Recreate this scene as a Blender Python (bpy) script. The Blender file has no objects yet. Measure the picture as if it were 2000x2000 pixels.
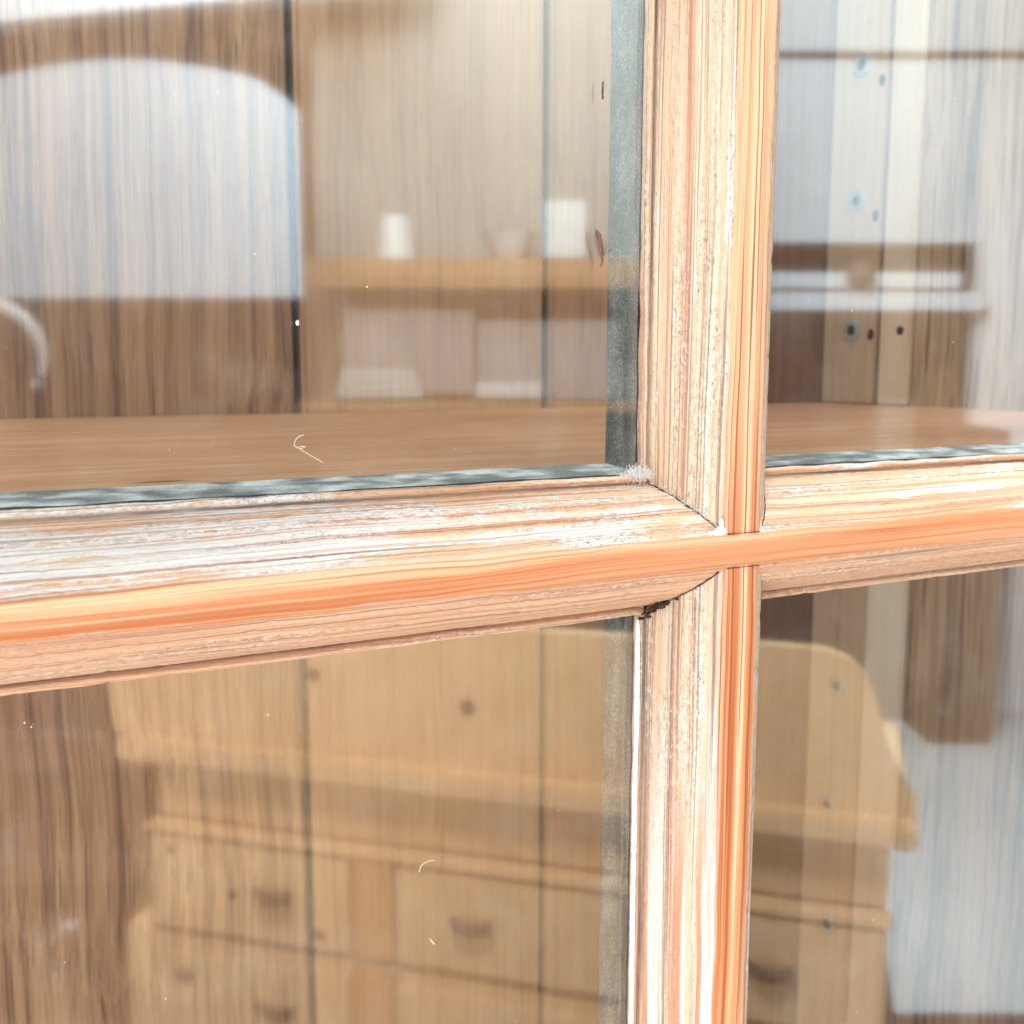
import bpy, bmesh, math, random
from mathutils import Vector, Matrix, noise
random.seed(7)
sc = bpy.context.scene
COL = sc.collection

# ------------------------------------------------------------------ camera
CAM = Vector((-0.17857, -0.21330, 0.04739))
F = Vector((0.4575, 0.8786, -0.1369)).normalized()
R = Vector((0.8871, -0.4617, 0.0013)).normalized()
U = R.cross(F).normalized(); R = F.cross(U).normalized()
cd = bpy.data.cameras.new("camera"); cam = bpy.data.objects.new("camera", cd); COL.objects.link(cam)
cam.matrix_world = Matrix(((R.x, U.x, -F.x, CAM.x), (R.y, U.y, -F.y, CAM.y), (R.z, U.z, -F.z, CAM.z), (0, 0, 0, 1)))
cd.sensor_width = 36; cd.lens = 36 * 2092 / 2000; cd.clip_start = 0.01; cd.clip_end = 60
cd.dof.use_dof = True; cd.dof.focus_distance = 0.255; cd.dof.aperture_fstop = 28
sc.camera = cam

# ------------------------------------------------------------------ world (room ambience) and lamps
W = bpy.data.worlds.new("World"); sc.world = W; W.use_nodes = True
bg = W.node_tree.nodes['Background']; bg.inputs[0].default_value = (0.94, 0.98, 1.0, 1); bg.inputs[1].default_value = 0.50

def area(name, loc, target, size, power, color):
    l = bpy.data.lights.new(name, 'AREA'); l.shape = 'SQUARE'; l.size = size; l.energy = power; l.color = color
    o = bpy.data.objects.new(name, l); COL.objects.link(o); o.location = loc
    o.rotation_euler = (Vector(target) - Vector(loc)).to_track_quat('-Z', 'Y').to_euler()
    return o
area("window_light", (-1.05, -1.45, 0.95), (0.02, 0.0, 0.0), 1.0, 3.5, (1.0, 0.98, 0.97))
area("low_fill_light", (-1.35, -1.0, -0.75), (0.05, 0.0, 0.0), 1.0, 24, (1.0, 0.98, 0.96))  # added fill, no window there; lifts the lower bevels and side boards
area("front_fill_light", (0.25, -2.3, 1.75), (0.15, 0.2, 0.0), 1.2, 16, (0.97, 0.99, 1.0))  # fill lamp added in front to brighten the interior through the panes
area("room_fill_light", (1.1, -1.6, 1.75), (1.9, -4.0, -0.2), 1.4, 215, (0.74, 0.94, 1.0))  # added to brighten the far wall and floor that the panes mirror
area("dresser_fill_light", (-0.3, -0.35, 1.5), (0.25, -1.20, 1.35), 0.9, 195, (0.98, 0.99, 1.0))  # extra fill put in to brighten the mirrored dresser front
area("open_top_fill_light", (0.05, 0.10, 1.55), (0.12, 0.28, 0.0), 0.7, 3.9, (0.95, 0.98, 1.0))  # added fill shining down through the left-off cabinet top
area("open_side_fill_light", (-1.05, 0.12, 0.05), (0.15, 0.42, -0.05), 0.55, 3.1, (0.97, 0.99, 1.0))  # fill added outside the open left side, brightens both compartments

sc.view_settings.view_transform = 'Standard'; sc.view_settings.look = 'None'
sc.view_settings.exposure = 0.35; sc.view_settings.gamma = 1.0
sc.render.engine = 'CYCLES'
sc.cycles.max_bounces = 8; sc.cycles.transparent_max_bounces = 16
sc.cycles.glossy_bounces = 4; sc.cycles.diffuse_bounces = 4

# ------------------------------------------------------------------ node helpers
class G:
    def __init__(s, name):
        s.m = bpy.data.materials.new(name); s.m.use_nodes = True; s.t = s.m.node_tree; s.t.nodes.clear()
        s.out = s.t.nodes.new('ShaderNodeOutputMaterial')
    def put(s, sock, v):
        if v is None: return
        if hasattr(v, 'node'): s.t.links.new(v, sock)
        else:
            if isinstance(v, (tuple, list)) and len(v) == 3 and sock.type == 'RGBA': v = (*v, 1)
            sock.default_value = v
    def math(s, op, a, b=None, c=None, clamp=False):
        n = s.t.nodes.new('ShaderNodeMath'); n.operation = op; n.use_clamp = clamp
        for i, v in enumerate((a, b, c)): s.put(n.inputs[i], v)
        return n.outputs[0]
    def uv(s):
        return s.t.nodes.new('ShaderNodeTexCoord').outputs['UV']
    def obj(s):
        return s.t.nodes.new('ShaderNodeTexCoord').outputs['Object']
    def sep(s, v):
        n = s.t.nodes.new('ShaderNodeSeparateXYZ'); s.put(n.inputs[0], v); return n.outputs
    def mapv(s, v, scale=(1, 1, 1), loc=(0, 0, 0)):
        n = s.t.nodes.new('ShaderNodeMapping'); s.put(n.inputs[0], v); n.inputs['Scale'].default_value = scale
        n.inputs['Location'].default_value = loc; return n.outputs[0]
    def noise(s, v, scale=1.0, detail=2.0, rough=0.5, dist=0.0):
        n = s.t.nodes.new('ShaderNodeTexNoise'); s.put(n.inputs['Vector'], v); n.inputs['Scale'].default_value = scale
        n.inputs['Detail'].default_value = detail; n.inputs['Roughness'].default_value = rough
        n.inputs['Distortion'].default_value = dist; return n.outputs['Fac']
    def voro(s, v, scale=1.0):
        n = s.t.nodes.new('ShaderNodeTexVoronoi'); s.put(n.inputs['Vector'], v); n.inputs['Scale'].default_value = scale
        return n.outputs['Distance']
    def ramp(s, v, a, b, lo=0.0, hi=1.0):          # smooth step from a..b to lo..hi
        n = s.t.nodes.new('ShaderNodeMapRange'); n.interpolation_type = 'SMOOTHSTEP'
        s.put(n.inputs[0], v); n.inputs[1].default_value = a; n.inputs[2].default_value = b
        n.inputs[3].default_value = lo; n.inputs[4].default_value = hi; return n.outputs[0]
    def mix(s, f, a, b):
        n = s.t.nodes.new('ShaderNodeMix'); n.data_type = 'RGBA'
        s.put(n.inputs[0], f); s.put(n.inputs[6], a); s.put(n.inputs[7], b); return n.outputs[2]
    def cr(s, v, stops):
        n = s.t.nodes.new('ShaderNodeValToRGB'); s.put(n.inputs[0], v); e = n.color_ramp.elements
        while len(e) < len(stops): e.new(0.5)
        for i, (p, c) in enumerate(stops): e[i].position = p; e[i].color = (*c, 1)
        return n.outputs[0]
    def bump(s, h, dist, strength=1.0):
        n = s.t.nodes.new('ShaderNodeBump'); s.put(n.inputs['Height'], h); n.inputs['Distance'].default_value = dist
        n.inputs['Strength'].default_value = strength; return n.outputs[0]
    def bsdf(s, col, rough=0.7, spec=0.3, normal=None, metal=0.0):
        n = s.t.nodes.new('ShaderNodeBsdfPrincipled'); s.put(n.inputs['Base Color'], col); s.put(n.inputs['Roughness'], rough)
        n.inputs['Specular IOR Level'].default_value = spec; n.inputs['Metallic'].default_value = metal
        if normal is not None: s.put(n.inputs['Normal'], normal)
        s.t.links.new(n.outputs[0], s.out.inputs[0]); return n

def blob(g, co, cx, cy, rx, ry, soft=0.5):
    """mask: 1 inside an ellipse in the two given coordinates"""
    a, b = co
    dx = g.math('DIVIDE', g.math('SUBTRACT', a, cx), rx); dy = g.math('DIVIDE', g.math('SUBTRACT', b, cy), ry)
    d = g.math('SQRT', g.math('ADD', g.math('MULTIPLY', dx, dx), g.math('MULTIPLY', dy, dy)))
    return g.ramp(d, 1.0, 1.0 - soft, 0, 1)

# ------------------------------------------------------------------ materials
WH, WV, BB, HH, EE = 0.00402, 0.00544, 0.01458, 0.0186, 0.0187    # half flats, moulding width, depth, inner bead depth

def bar_material(name, half, seed, paint_amt, horizontal):
    """stripped pine glazing bar. UV: x along in m, y distance around profile from the middle, in m"""
    g = G(name); uv = g.uv(); u, v, _ = g.sep(uv)
    av = g.math('ABSOLUTE', v)
    co = g.mapv(uv, (1, 1, 1), (seed, seed * 0.37, 0))
    # slow wander of the grain
    wan = g.math('MULTIPLY', g.math('SUBTRACT', g.noise(g.mapv(co, (9, 40, 1)), 1, 2), 0.5), 0.006 if horizontal else 0.0035)
    cmb = g.t.nodes.new('ShaderNodeCombineXYZ'); g.put(cmb.inputs[0], u); g.put(cmb.inputs[1], g.math('ADD', v, wan)); g.put(cmb.inputs[2], seed)
    gc = cmb.outputs[0]
    broad = g.noise(g.mapv(gc, (3, 330, 1)), 1, 2, 0.5)
    fine = g.noise(g.mapv(gc, (5, 1150, 1)), 1, 2, 0.55)
    vfine = g.noise(g.mapv(gc, (14, 2600, 1)), 1, 3, 0.6)
    fibre = g.noise(g.mapv(co, (260, 1500, 1)), 1, 4, 0.7, 0.4)
    speck = g.noise(g.mapv(co, (700, 1700, 1)), 1, 4, 0.8, 0.6)
    hue = g.noise(g.mapv(gc, (4, 520, 1)), 1, 1, 0.5)
    crust = g.noise(g.mapv(co, (420, 900, 1)), 1, 4, 0.75, 0.8)
    crz = g.ramp(g.noise(g.mapv(gc, (7, 260, 1)), 1, 2, 0.5), 0.44, 0.56, 0, 1)
    region = g.noise(g.mapv(co, (22, 120, 1)), 1, 3, 0.6)
    flat = g.ramp(g.math('ADD', av, g.math('MULTIPLY', g.math('SUBTRACT', region, 0.5), 0.0050 if horizontal else 0.0024)), half + (0.0016 if horizontal else 0.0006), half - (0.0012 if horizontal else 0.0003), 0, 1)
    # clean sanded wood on the flat face
    orange = g.cr(g.math('ADD', g.math('MULTIPLY', broad, 0.7), g.math('MULTIPLY', fine, 0.3)),
                  [(0.36, (0.42, 0.12, 0.045)), (0.45, (0.62, 0.245, 0.11)), (0.53, (0.72, 0.345, 0.165)), (0.62, (0.85, 0.59, 0.38))])
    orange = g.mix(g.math('MULTIPLY', g.ramp(hue, 0.46, 0.62, 0, 1), 0.55), orange, (0.85, 0.54, 0.34))
    orange = g.mix(g.math('MULTIPLY', g.ramp(hue, 0.42, 0.32, 0, 1), 0.75 if horizontal else 0.35), orange, (0.74, 0.20, 0.055))
    if not horizontal: orange = g.mix(g.ramp(u, -0.02, 0.06, 0, 0.45), orange, (0.84, 0.56, 0.36))
    dl = g.ramp(fine, 0.575, 0.64, 0, 1)
    orange = g.mix(g.math('MULTIPLY', dl, 0.85 if not horizontal else 0.5), orange, (0.32, 0.075, 0.025))
    orange = g.mix(g.math('MULTIPLY', g.ramp(vfine, 0.57, 0.68, 0, 1), 0.6), orange, (0.45, 0.16, 0.07))
    # weathered moulding: pale with reddish latewood and paint caught in the pores
    bev = g.cr(g.math('ADD', g.math('MULTIPLY', broad, 0.55), g.math('MULTIPLY', fine, 0.45)),
               [(0.32, (0.62, 0.27, 0.17)), (0.43, (0.82, 0.52, 0.34)), (0.53, (0.86, 0.68, 0.47)), (0.68, (0.90, 0.80, 0.66))])
    bev = g.mix(g.math('MULTIPLY', g.ramp(fine, 0.57, 0.67, 0, 1), 0.75), bev, (0.52, 0.19, 0.12))
    bev = g.mix(g.math('MULTIPLY', g.ramp(vfine, 0.56, 0.70, 0, 1), 0.5), bev, (0.42, 0.30, 0.24))
    bev = g.mix(g.math('MULTIPLY', g.ramp(fibre, 0.50, 0.66, 0, 1), 0.45), bev, (0.47, 0.36, 0.27))
    pm = g.math('ADD', g.math('MULTIPLY', region, 0.50), g.math('ADD', g.math('MULTIPLY', broad, 0.28), g.math('MULTIPLY', fibre, 0.35)))
    if horizontal:   # more paint left towards the near end and close to the sanded edge
        pm = g.math('ADD', pm, g.ramp(u, 0.02, -0.15, 0, 0.075))
        pm = g.math('ADD', pm, g.ramp(v, 0.0, -0.008, 0, -0.2))
    edge = g.ramp(g.math('ABSOLUTE', g.math('SUBTRACT', av, half + 0.0016)), 0.0016, 0.0003, 0, 0.10)
    if not horizontal: pm = g.math('ADD', pm, edge)
    paint = g.ramp(pm, 0.60 - paint_amt, 0.66 - paint_amt, 0, 1)
    if horizontal: bev = g.mix(g.ramp(v, 0.0, -0.006, 0, 0.6), bev, g.cr(fine, [(0.38, (0.62, 0.30, 0.18)), (0.52, (0.78, 0.45, 0.29)), (0.66, (0.84, 0.60, 0.42))]))
    bev = g.mix(g.math('MULTIPLY', paint, 0.80), bev, (0.88, 0.87, 0.85))
    bev = g.mix(g.math('MULTIPLY', g.ramp(fine, 0.545, 0.63, 0, 1), 0.65), bev, (0.58, 0.25, 0.16))
    bev = g.mix(g.math('MULTIPLY', g.ramp(g.noise(g.mapv(gc, (6, 1500, 1), (3, 0, 4)), 1, 2, 0.5), 0.56, 0.66, 0, 1), 0.75), bev, (0.27, 0.20, 0.17))
    if not horizontal:      # lower strip is scraped down to red latewood, with white streaks left standing
        low = g.ramp(u, -0.03, -0.11, 0, 1)
        bev = g.mix(g.math('MULTIPLY', low, g.ramp(g.noise(g.mapv(gc, (3, 240, 1), (1, 4, 0)), 1, 2, 0.5), 0.47, 0.57, 0, 0.8)), bev, (0.66, 0.27, 0.14))
        bev = g.mix(g.math('MULTIPLY', low, g.ramp(g.noise(g.mapv(gc, (4, 300, 1), (7, 2, 0)), 1, 2, 0.5), 0.53, 0.60, 0, 0.85)), bev, (0.84, 0.82, 0.78))
        crz = g.math('MULTIPLY', crz, g.ramp(u, -0.03, -0.09, 1.0, 0.35))
    crz = g.math('MULTIPLY', crz, g.ramp(region, 0.40, 0.58, 0.25, 1))
    cr1 = g.math('MULTIPLY', g.ramp(crust, 0.50, 0.60, 0, 1), crz)
    bev = g.mix(g.math('MULTIPLY', cr1, 0.55), bev, (0.38, 0.28, 0.22))
    cr2 = g.math('MULTIPLY', g.ramp(crust, 0.46, 0.38, 0, 1), crz)
    bev = g.mix(g.math('MULTIPLY', cr2, 0.6), bev, (0.90, 0.88, 0.82))
    bev = g.mix(g.math('MULTIPLY', g.math('MULTIPLY', g.ramp(speck, 0.565, 0.64, 0, 1), g.math('ADD', 0.25, g.math('MULTIPLY', crz, 0.75))), 0.8), bev, (0.17, 0.11, 0.085))
    # darker line in the quirk beside the glass bead
    arc_end = half + 0.0217
    q = g.ramp(g.math('ABSOLUTE', g.math('SUBTRACT', av, g.math('ADD', arc_end, g.math('MULTIPLY', g.math('SUBTRACT', region, 0.5), 0.0012)))), 0.0009, 0.0001, 0, 1)
    q = g.math('MULTIPLY', q, g.ramp(region, 0.35, 0.60, 0.35, 1))
    bev = g.mix(g.math('MULTIPLY', q, 0.75), bev, (0.22, 0.12, 0.09))
    if horizontal:          # deeper orange heartwood showing towards the crossing, edged by a wavy line
        wv_ = g.math('MULTIPLY', g.math('SUBTRACT', g.noise(g.mapv(co, (30, 4, 1)), 1, 1, 0.4), 0.5), 0.006)
        lens = g.math('MULTIPLY', g.ramp(g.math('ADD', v, wv_), 0.0022, 0.0006, 0, 1), g.ramp(u, -0.15, -0.085, 0, 1))
        lens = g.math('MAXIMUM', lens, g.math('MULTIPLY', g.ramp(g.math('ADD', v, wv_), 0.0, -0.0018, 0, 0.8), 1.0))
        orange = g.mix(g.math('MULTIPLY', lens, 0.62), orange, g.cr(fine, [(0.38, (0.42, 0.125, 0.05)), (0.6, (0.70, 0.28, 0.13))]))
    bev = g.mix(1.0, bev, bev); hs = g.t.nodes.new('ShaderNodeHueSaturation'); hs.inputs['Value'].default_value = 0.95 if horizontal else 0.84
    hs.inputs['Saturation'].default_value = 1.05 if horizontal else 0.98; g.put(hs.inputs['Color'], bev); bev = hs.outputs[0]
    col = g.mix(flat, bev, orange)
    h = g.math('ADD', g.math('MULTIPLY', fine, 0.6), g.math('ADD', g.math('MULTIPLY', vfine, 0.35), g.math('ADD', g.math('MULTIPLY', fibre, 0.5), g.math('MULTIPLY', crust, 0.9))))
    h = g.math('MULTIPLY', h, g.math('SUBTRACT', 1.0, g.math('MULTIPLY', flat, 0.7)))
    g.bsdf(col, 0.62, 0.25, g.bump(h, 0.0006, 1.0))
    return g.m

def board_material(name, base, dark, light, axis='z', streak=1.0, seed=0.0, knots=(), plane='xz', rough=0.6, fscale=1.0, bump=0.0004):
    """pine board. axis = grain direction"""
    g = G(name); ob = g.obj(); x, y, z = g.sep(ob)
    lo = 1.6; big = (120 * fscale, 120 * fscale, 120 * fscale)
    def sc3(k, l): return tuple(l if a == axis else k for a in 'xyz')
    wan = g.t.nodes.new('ShaderNodeVectorMath'); wan.operation = 'ADD'
    g.put(wan.inputs[0], g.mapv(ob, (1, 1, 1), (seed, seed * 1.7, seed * 0.3)))
    nz = g.t.nodes.new('ShaderNodeTexNoise'); nz.inputs['Scale'].default_value = 7; nz.inputs['Detail'].default_value = 1
    g.put(nz.inputs['Vector'], ob)
    sv = g.t.nodes.new('ShaderNodeVectorMath'); sv.operation = 'SCALE'; g.put(sv.inputs[0], nz.outputs['Color']); sv.inputs['Scale'].default_value = 0.012
    g.put(wan.inputs[1], sv.outputs[0]); p = wan.outputs[0]
    a = g.noise(g.mapv(p, sc3(90 * fscale, 2.0)), 1, 2, 0.5)
    b = g.noise(g.mapv(p, sc3(420 * fscale, 5.0)), 1, 2, 0.55)
    c = g.noise(g.mapv(p, sc3(1300 * fscale, 22)), 1, 2, 0.6)
    patch = g.noise(g.mapv(ob, (14, 14, 14)), 1, 3, 0.55)
    f = g.math('ADD', g.math('MULTIPLY', a, 0.5), g.math('MULTIPLY', b, 0.5))
    col = g.cr(f, [(0.36, dark), (0.50, base), (0.64, light)]) if streak > 0.7 else g.cr(f, [(0.22, dark), (0.50, base), (0.78, light)])
    col = g.mix(g.math('MULTIPLY', g.ramp(b, 0.56, 0.68, 0, 1), 0.75 * streak), col, dark)
    col = g.mix(g.math('MULTIPLY', g.ramp(c, 0.55, 0.70, 0, 1), 0.35 * min(streak, 1.0)), col, dark)
    col = g.mix(g.math('MULTIPLY', g.ramp(patch, 0.45, 0.70, 0, 1), 0.35), col, tuple(0.5 * (d + q) for d, q in zip(dark, base)))
    if 'shelf' in name:     # pale raised flecks and scratches along the grain
        fl = g.noise(g.mapv(ob, (45, 620, 1), (2, 5, 0)), 1, 3, 0.65)
        col = g.mix(g.math('MULTIPLY', g.ramp(fl, 0.56, 0.66), 0.6), col, (0.95, 0.80, 0.60))
        col = g.mix(g.math('MULTIPLY', g.ramp(g.noise(g.mapv(ob, (18, 160, 1), (6, 5, 0)), 1, 3, 0.6), 0.50, 0.66), 0.5), col, (0.60, 0.26, 0.12))
    pl = {'x': x, 'y': y, 'z': z}; ca, cb = pl[plane[0]], pl[plane[1]]
    for (kx, ky, rx, ry) in knots:
        m = blob(g, (ca, cb), kx, ky, rx, ry, 0.7)
        col = g.mix(g.math('MULTIPLY', m, 0.85), col, tuple(0.35 * d for d in dark))
    g.bsdf(col, rough, 0.25, g.bump(g.math('ADD', b, c), bump, 0.6))
    return g.m

def plain(name, col, rough=0.6, spec=0.3, metal=0.0, var=0.12, scale=20):
    g = G(name); n = g.noise(g.obj(), scale, 4, 0.6)
    c = g.mix(g.ramp(n, 0.3, 0.7), tuple(k * (1 - var) for k in col), tuple(min(1, k * (1 + var)) for k in col))
    g.bsdf(c, rough, spec, g.bump(n, 0.0006, 0.3), metal); return g.m

M_h = bar_material("stripped_pine_horizontal", WH + 0.0006, 3.1, 0.02, True)
M_v = bar_material("stripped_pine_vertical", WV + 0.0001, 8.4, -0.045, False)
M_streak = board_material("streaky_brown_pine", (0.42, 0.25, 0.135), (0.16, 0.085, 0.05), (0.60, 0.40, 0.23), 'z', 1.0, 1.0, fscale=1.7)
M_honey = board_material("honey_pine_board", (0.53, 0.335, 0.18), (0.28, 0.14, 0.065), (0.64, 0.44, 0.26), 'z', 0.35, 5.0)
M_honey2 = board_material("honey_pine_board_knotty", (0.52, 0.33, 0.18), (0.30, 0.16, 0.08), (0.62, 0.43, 0.26), 'z', 0.45, 9.0)
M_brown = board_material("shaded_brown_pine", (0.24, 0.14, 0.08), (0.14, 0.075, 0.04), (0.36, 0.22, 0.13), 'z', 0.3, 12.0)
M_side = board_material("side_streaky_pine", (0.50, 0.37, 0.22), (0.15, 0.075, 0.035), (0.68, 0.54, 0.36), 'z', 1.1, 21.0, fscale=0.42)
M_batten = board_material("pale_pine_batten", (0.64, 0.50, 0.33), (0.46, 0.32, 0.18), (0.72, 0.60, 0.43), 'z', 0.35, 31.0)
M_shelf = board_material("orange_pine_shelf", (0.80, 0.45, 0.24), (0.50, 0.23, 0.10), (0.95, 0.74, 0.52), 'x', 0.6, 41.0,
                         knots=((-0.131, 0.079, 0.011, 0.0035),), plane='xy', rough=0.42, fscale=0.8)
M_fillet = board_material('cream_pine_fillet', (0.84, 0.74, 0.55), (0.70, 0.56, 0.36), (0.88, 0.80, 0.64), 'z', 0.3, 37.0)
M_gap_shade = plain("gap_shade_black", (0.012, 0.008, 0.007), 0.95, 0.05)
M_outer = board_material("cabinet_outer_pine", (0.66, 0.38, 0.18), (0.40, 0.18, 0.08), (0.78, 0.52, 0.28), 'z', 0.5, 51.0)

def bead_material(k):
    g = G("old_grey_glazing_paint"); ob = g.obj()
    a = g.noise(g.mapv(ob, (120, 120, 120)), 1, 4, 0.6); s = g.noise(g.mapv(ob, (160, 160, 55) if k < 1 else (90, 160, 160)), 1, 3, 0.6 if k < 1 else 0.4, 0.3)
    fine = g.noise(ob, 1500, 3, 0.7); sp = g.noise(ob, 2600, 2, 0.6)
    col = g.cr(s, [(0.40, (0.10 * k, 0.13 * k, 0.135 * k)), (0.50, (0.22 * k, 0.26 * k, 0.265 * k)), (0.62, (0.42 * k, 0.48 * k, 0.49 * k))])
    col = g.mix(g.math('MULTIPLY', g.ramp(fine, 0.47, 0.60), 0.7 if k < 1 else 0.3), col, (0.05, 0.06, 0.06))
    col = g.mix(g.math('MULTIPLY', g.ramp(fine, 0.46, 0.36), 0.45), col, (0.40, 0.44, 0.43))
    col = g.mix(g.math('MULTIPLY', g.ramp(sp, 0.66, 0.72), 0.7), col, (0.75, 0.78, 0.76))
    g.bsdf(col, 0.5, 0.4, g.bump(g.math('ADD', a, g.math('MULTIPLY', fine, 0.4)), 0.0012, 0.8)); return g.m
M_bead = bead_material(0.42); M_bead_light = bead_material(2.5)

def glass_material():
    g = G("old_window_glass"); t = g.t
    geo = t.nodes.new('ShaderNodeNewGeometry'); ob = g.obj()
    dot = t.nodes.new('ShaderNodeVectorMath'); dot.operation = 'DOT_PRODUCT'
    t.links.new(geo.outputs['Incoming'], dot.inputs[0]); t.links.new(geo.outputs['Normal'], dot.inputs[1])
    c = g.math('ABSOLUTE', dot.outputs['Value'])
    p5 = g.math('POWER', g.math('SUBTRACT', 1.0, c, clamp=True), 5.0)
    fac = g.math('ADD', 0.118, g.math('MULTIPLY', p5, 0.882), clamp=True)
    gl = t.nodes.new('ShaderNodeBsdfGlossy'); gl.inputs['Roughness'].default_value = 0.042
    gl.inputs['Color'].default_value = (1, 1, 1, 1)
    wav = g.noise(ob, 28, 1, 0.4)
    t.links.new(g.bump(wav, 0.0004, 0.04), gl.inputs['Normal'])
    tr = t.nodes.new('ShaderNodeBsdfTransparent'); tr.inputs['Color'].default_value = (0.985, 0.995, 0.99, 1)
    ms = t.nodes.new('ShaderNodeMixShader'); t.links.new(fac, ms.inputs[0]); t.links.new(tr.outputs[0], ms.inputs[1]); t.links.new(gl.outputs[0], ms.inputs[2])
    # dust: sparse bright specks and a thin film, denser low down beside the bars
    v = g.voro(ob, 230); sel = g.noise(g.mapv(ob, (1, 1, 1), (4, 2, 7)), 75, 2, 0.6)
    sp = g.math('MULTIPLY', g.ramp(v, 0.065, 0.03), g.ramp(sel, 0.60, 0.66))
    v2 = g.voro(g.mapv(ob, (1, 1, 1), (1, 3, 5)), 620); sp2 = g.math('MULTIPLY', g.ramp(v2, 0.09, 0.04), g.ramp(sel, 0.55, 0.62))
    film = g.math('MULTIPLY', g.ramp(g.noise(ob, 60, 4, 0.65), 0.45, 0.8), 0.03)
    dm = g.math('ADD', g.math('MAXIMUM', g.math('MULTIPLY', sp, 0.75), g.math('MULTIPLY', sp2, 0.45)), g.math('ADD', film, 0.006), clamp=True)
    df = t.nodes.new('ShaderNodeBsdfDiffuse'); df.inputs['Color'].default_value = (0.85, 0.85, 0.82, 1)
    m2 = t.nodes.new('ShaderNodeMixShader'); t.links.new(dm, m2.inputs[0]); t.links.new(ms.outputs[0], m2.inputs[1]); t.links.new(df.outputs[0], m2.inputs[2])
    t.links.new(m2.outputs[0], g.out.inputs[0]); return g.m
M_glass = glass_material()
M_white = plain("white_filler", (0.84, 0.85, 0.84), 0.6, 0.3, 0, 0.08, 900)
M_gap = plain("dark_joint_shade_dirt", (0.07, 0.04, 0.028), 0.9, 0.1, 0, 0.4, 900)  # near-black for painted joint shade and for the dirt lumps
M_screw = plain("dull_zinc", (0.46, 0.52, 0.55), 0.35, 0.5, 0.2, 0.2, 400)
M_hole = plain("dark_peg_hole", (0.03, 0.02, 0.015), 0.9, 0.1)
M_hair = plain("pale_fibre", (0.90, 0.84, 0.70), 0.5, 0.4)
M_insect = plain("dark_brown_husk", (0.13, 0.065, 0.055), 0.5, 0.4, 0, 0.5, 900)
M_fuzz = plain("white_lint", (0.88, 0.88, 0.86), 0.8, 0.2)

# ------------------------------------------------------------------ object helpers
def tag(o, label=None, cat=None, group=None, kind=None):
    for k, v in (('label', label), ('category', cat), ('group', group), ('kind', kind)):
        if v: o[k] = v
    return o
def thing(name, label, cat, loc=(0, 0, 0), group=None):
    o = bpy.data.objects.new(name, None); COL.objects.link(o); o.location = loc; o.empty_display_size = 0.02
    return tag(o, label, cat, group)
def link(name, bm, mat, parent=None, smooth=False, mats=None):
    me = bpy.data.meshes.new(name); bm.to_mesh(me); bm.free(); o = bpy.data.objects.new(name, me); COL.objects.link(o)
    for m in (mats or [mat]): me.materials.append(m)
    if smooth:
        for p in me.polygons: p.use_smooth = True
    if parent is not None:
        par = parent; off = Vector((0, 0, 0))
        while par is not None: off += par.location; par = par.parent
        me.transform(Matrix.Translation(-off)); o.parent = parent
    return o
def box(bm, x0, x1, y0, y1, z0, z1, bev=0.0, T=None, seg=2):
    vs = [bm.verts.new((x, y, z)) for x in (x0, x1) for y in (y0, y1) for z in (z0, z1)]
    fs = [bm.faces.new([vs[i] for i in q]) for q in ((0, 1, 3, 2), (4, 6, 7, 5), (0, 4, 5, 1), (2, 3, 7, 6), (0, 2, 6, 4), (1, 5, 7, 3))]
    if bev > 0:
        es = list({e for f in fs for e in f.edges})
        r = bmesh.ops.bevel(bm, geom=es, offset=bev, segments=seg, affect='EDGES')
        vs = list({v for f in r['faces'] for v in f.verts} | {v for v in vs if v.is_valid})
    if T is not None:
        for v in vs: v.co = T(v.co)
    return bm
def tube(bm, pts, rad, n=6):
    pts = [Vector(p) for p in pts]; rings = []
    for i, p in enumerate(pts):
        d = (pts[min(i + 1, len(pts) - 1)] - pts[max(i - 1, 0)]).normalized()
        a = d.cross(Vector((0.31, 0.2, 0.93))).normalized(); b = d.cross(a)
        r = rad[i] if isinstance(rad, (list, tuple)) else rad
        rings.append([bm.verts.new(p + r * (math.cos(6.2832 * k / n) * a + math.sin(6.2832 * k / n) * b)) for k in range(n)])
    for A, B in zip(rings, rings[1:]):
        for k in range(n): bm.faces.new((A[k], A[(k + 1) % n], B[(k + 1) % n], B[k]))
    bm.faces.new(rings[0][::-1]); bm.faces.new(rings[-1])
def cyl(bm, c, ax, r, h, n=24, r2=None):
    c = Vector(c); ax = Vector(ax).normalized(); tube_pts = [c, c + ax * h]
    tube(bm, tube_pts, [r, r if r2 is None else r2], n)

# ------------------------------------------------------------------ cabinet
cab = thing('glazed_pine_cabinet', 'stripped pine cabinet with glazed door, crossing glazing bars and an empty shelf behind the glass', 'cabinet', (0, 0, -0.40))

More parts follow.
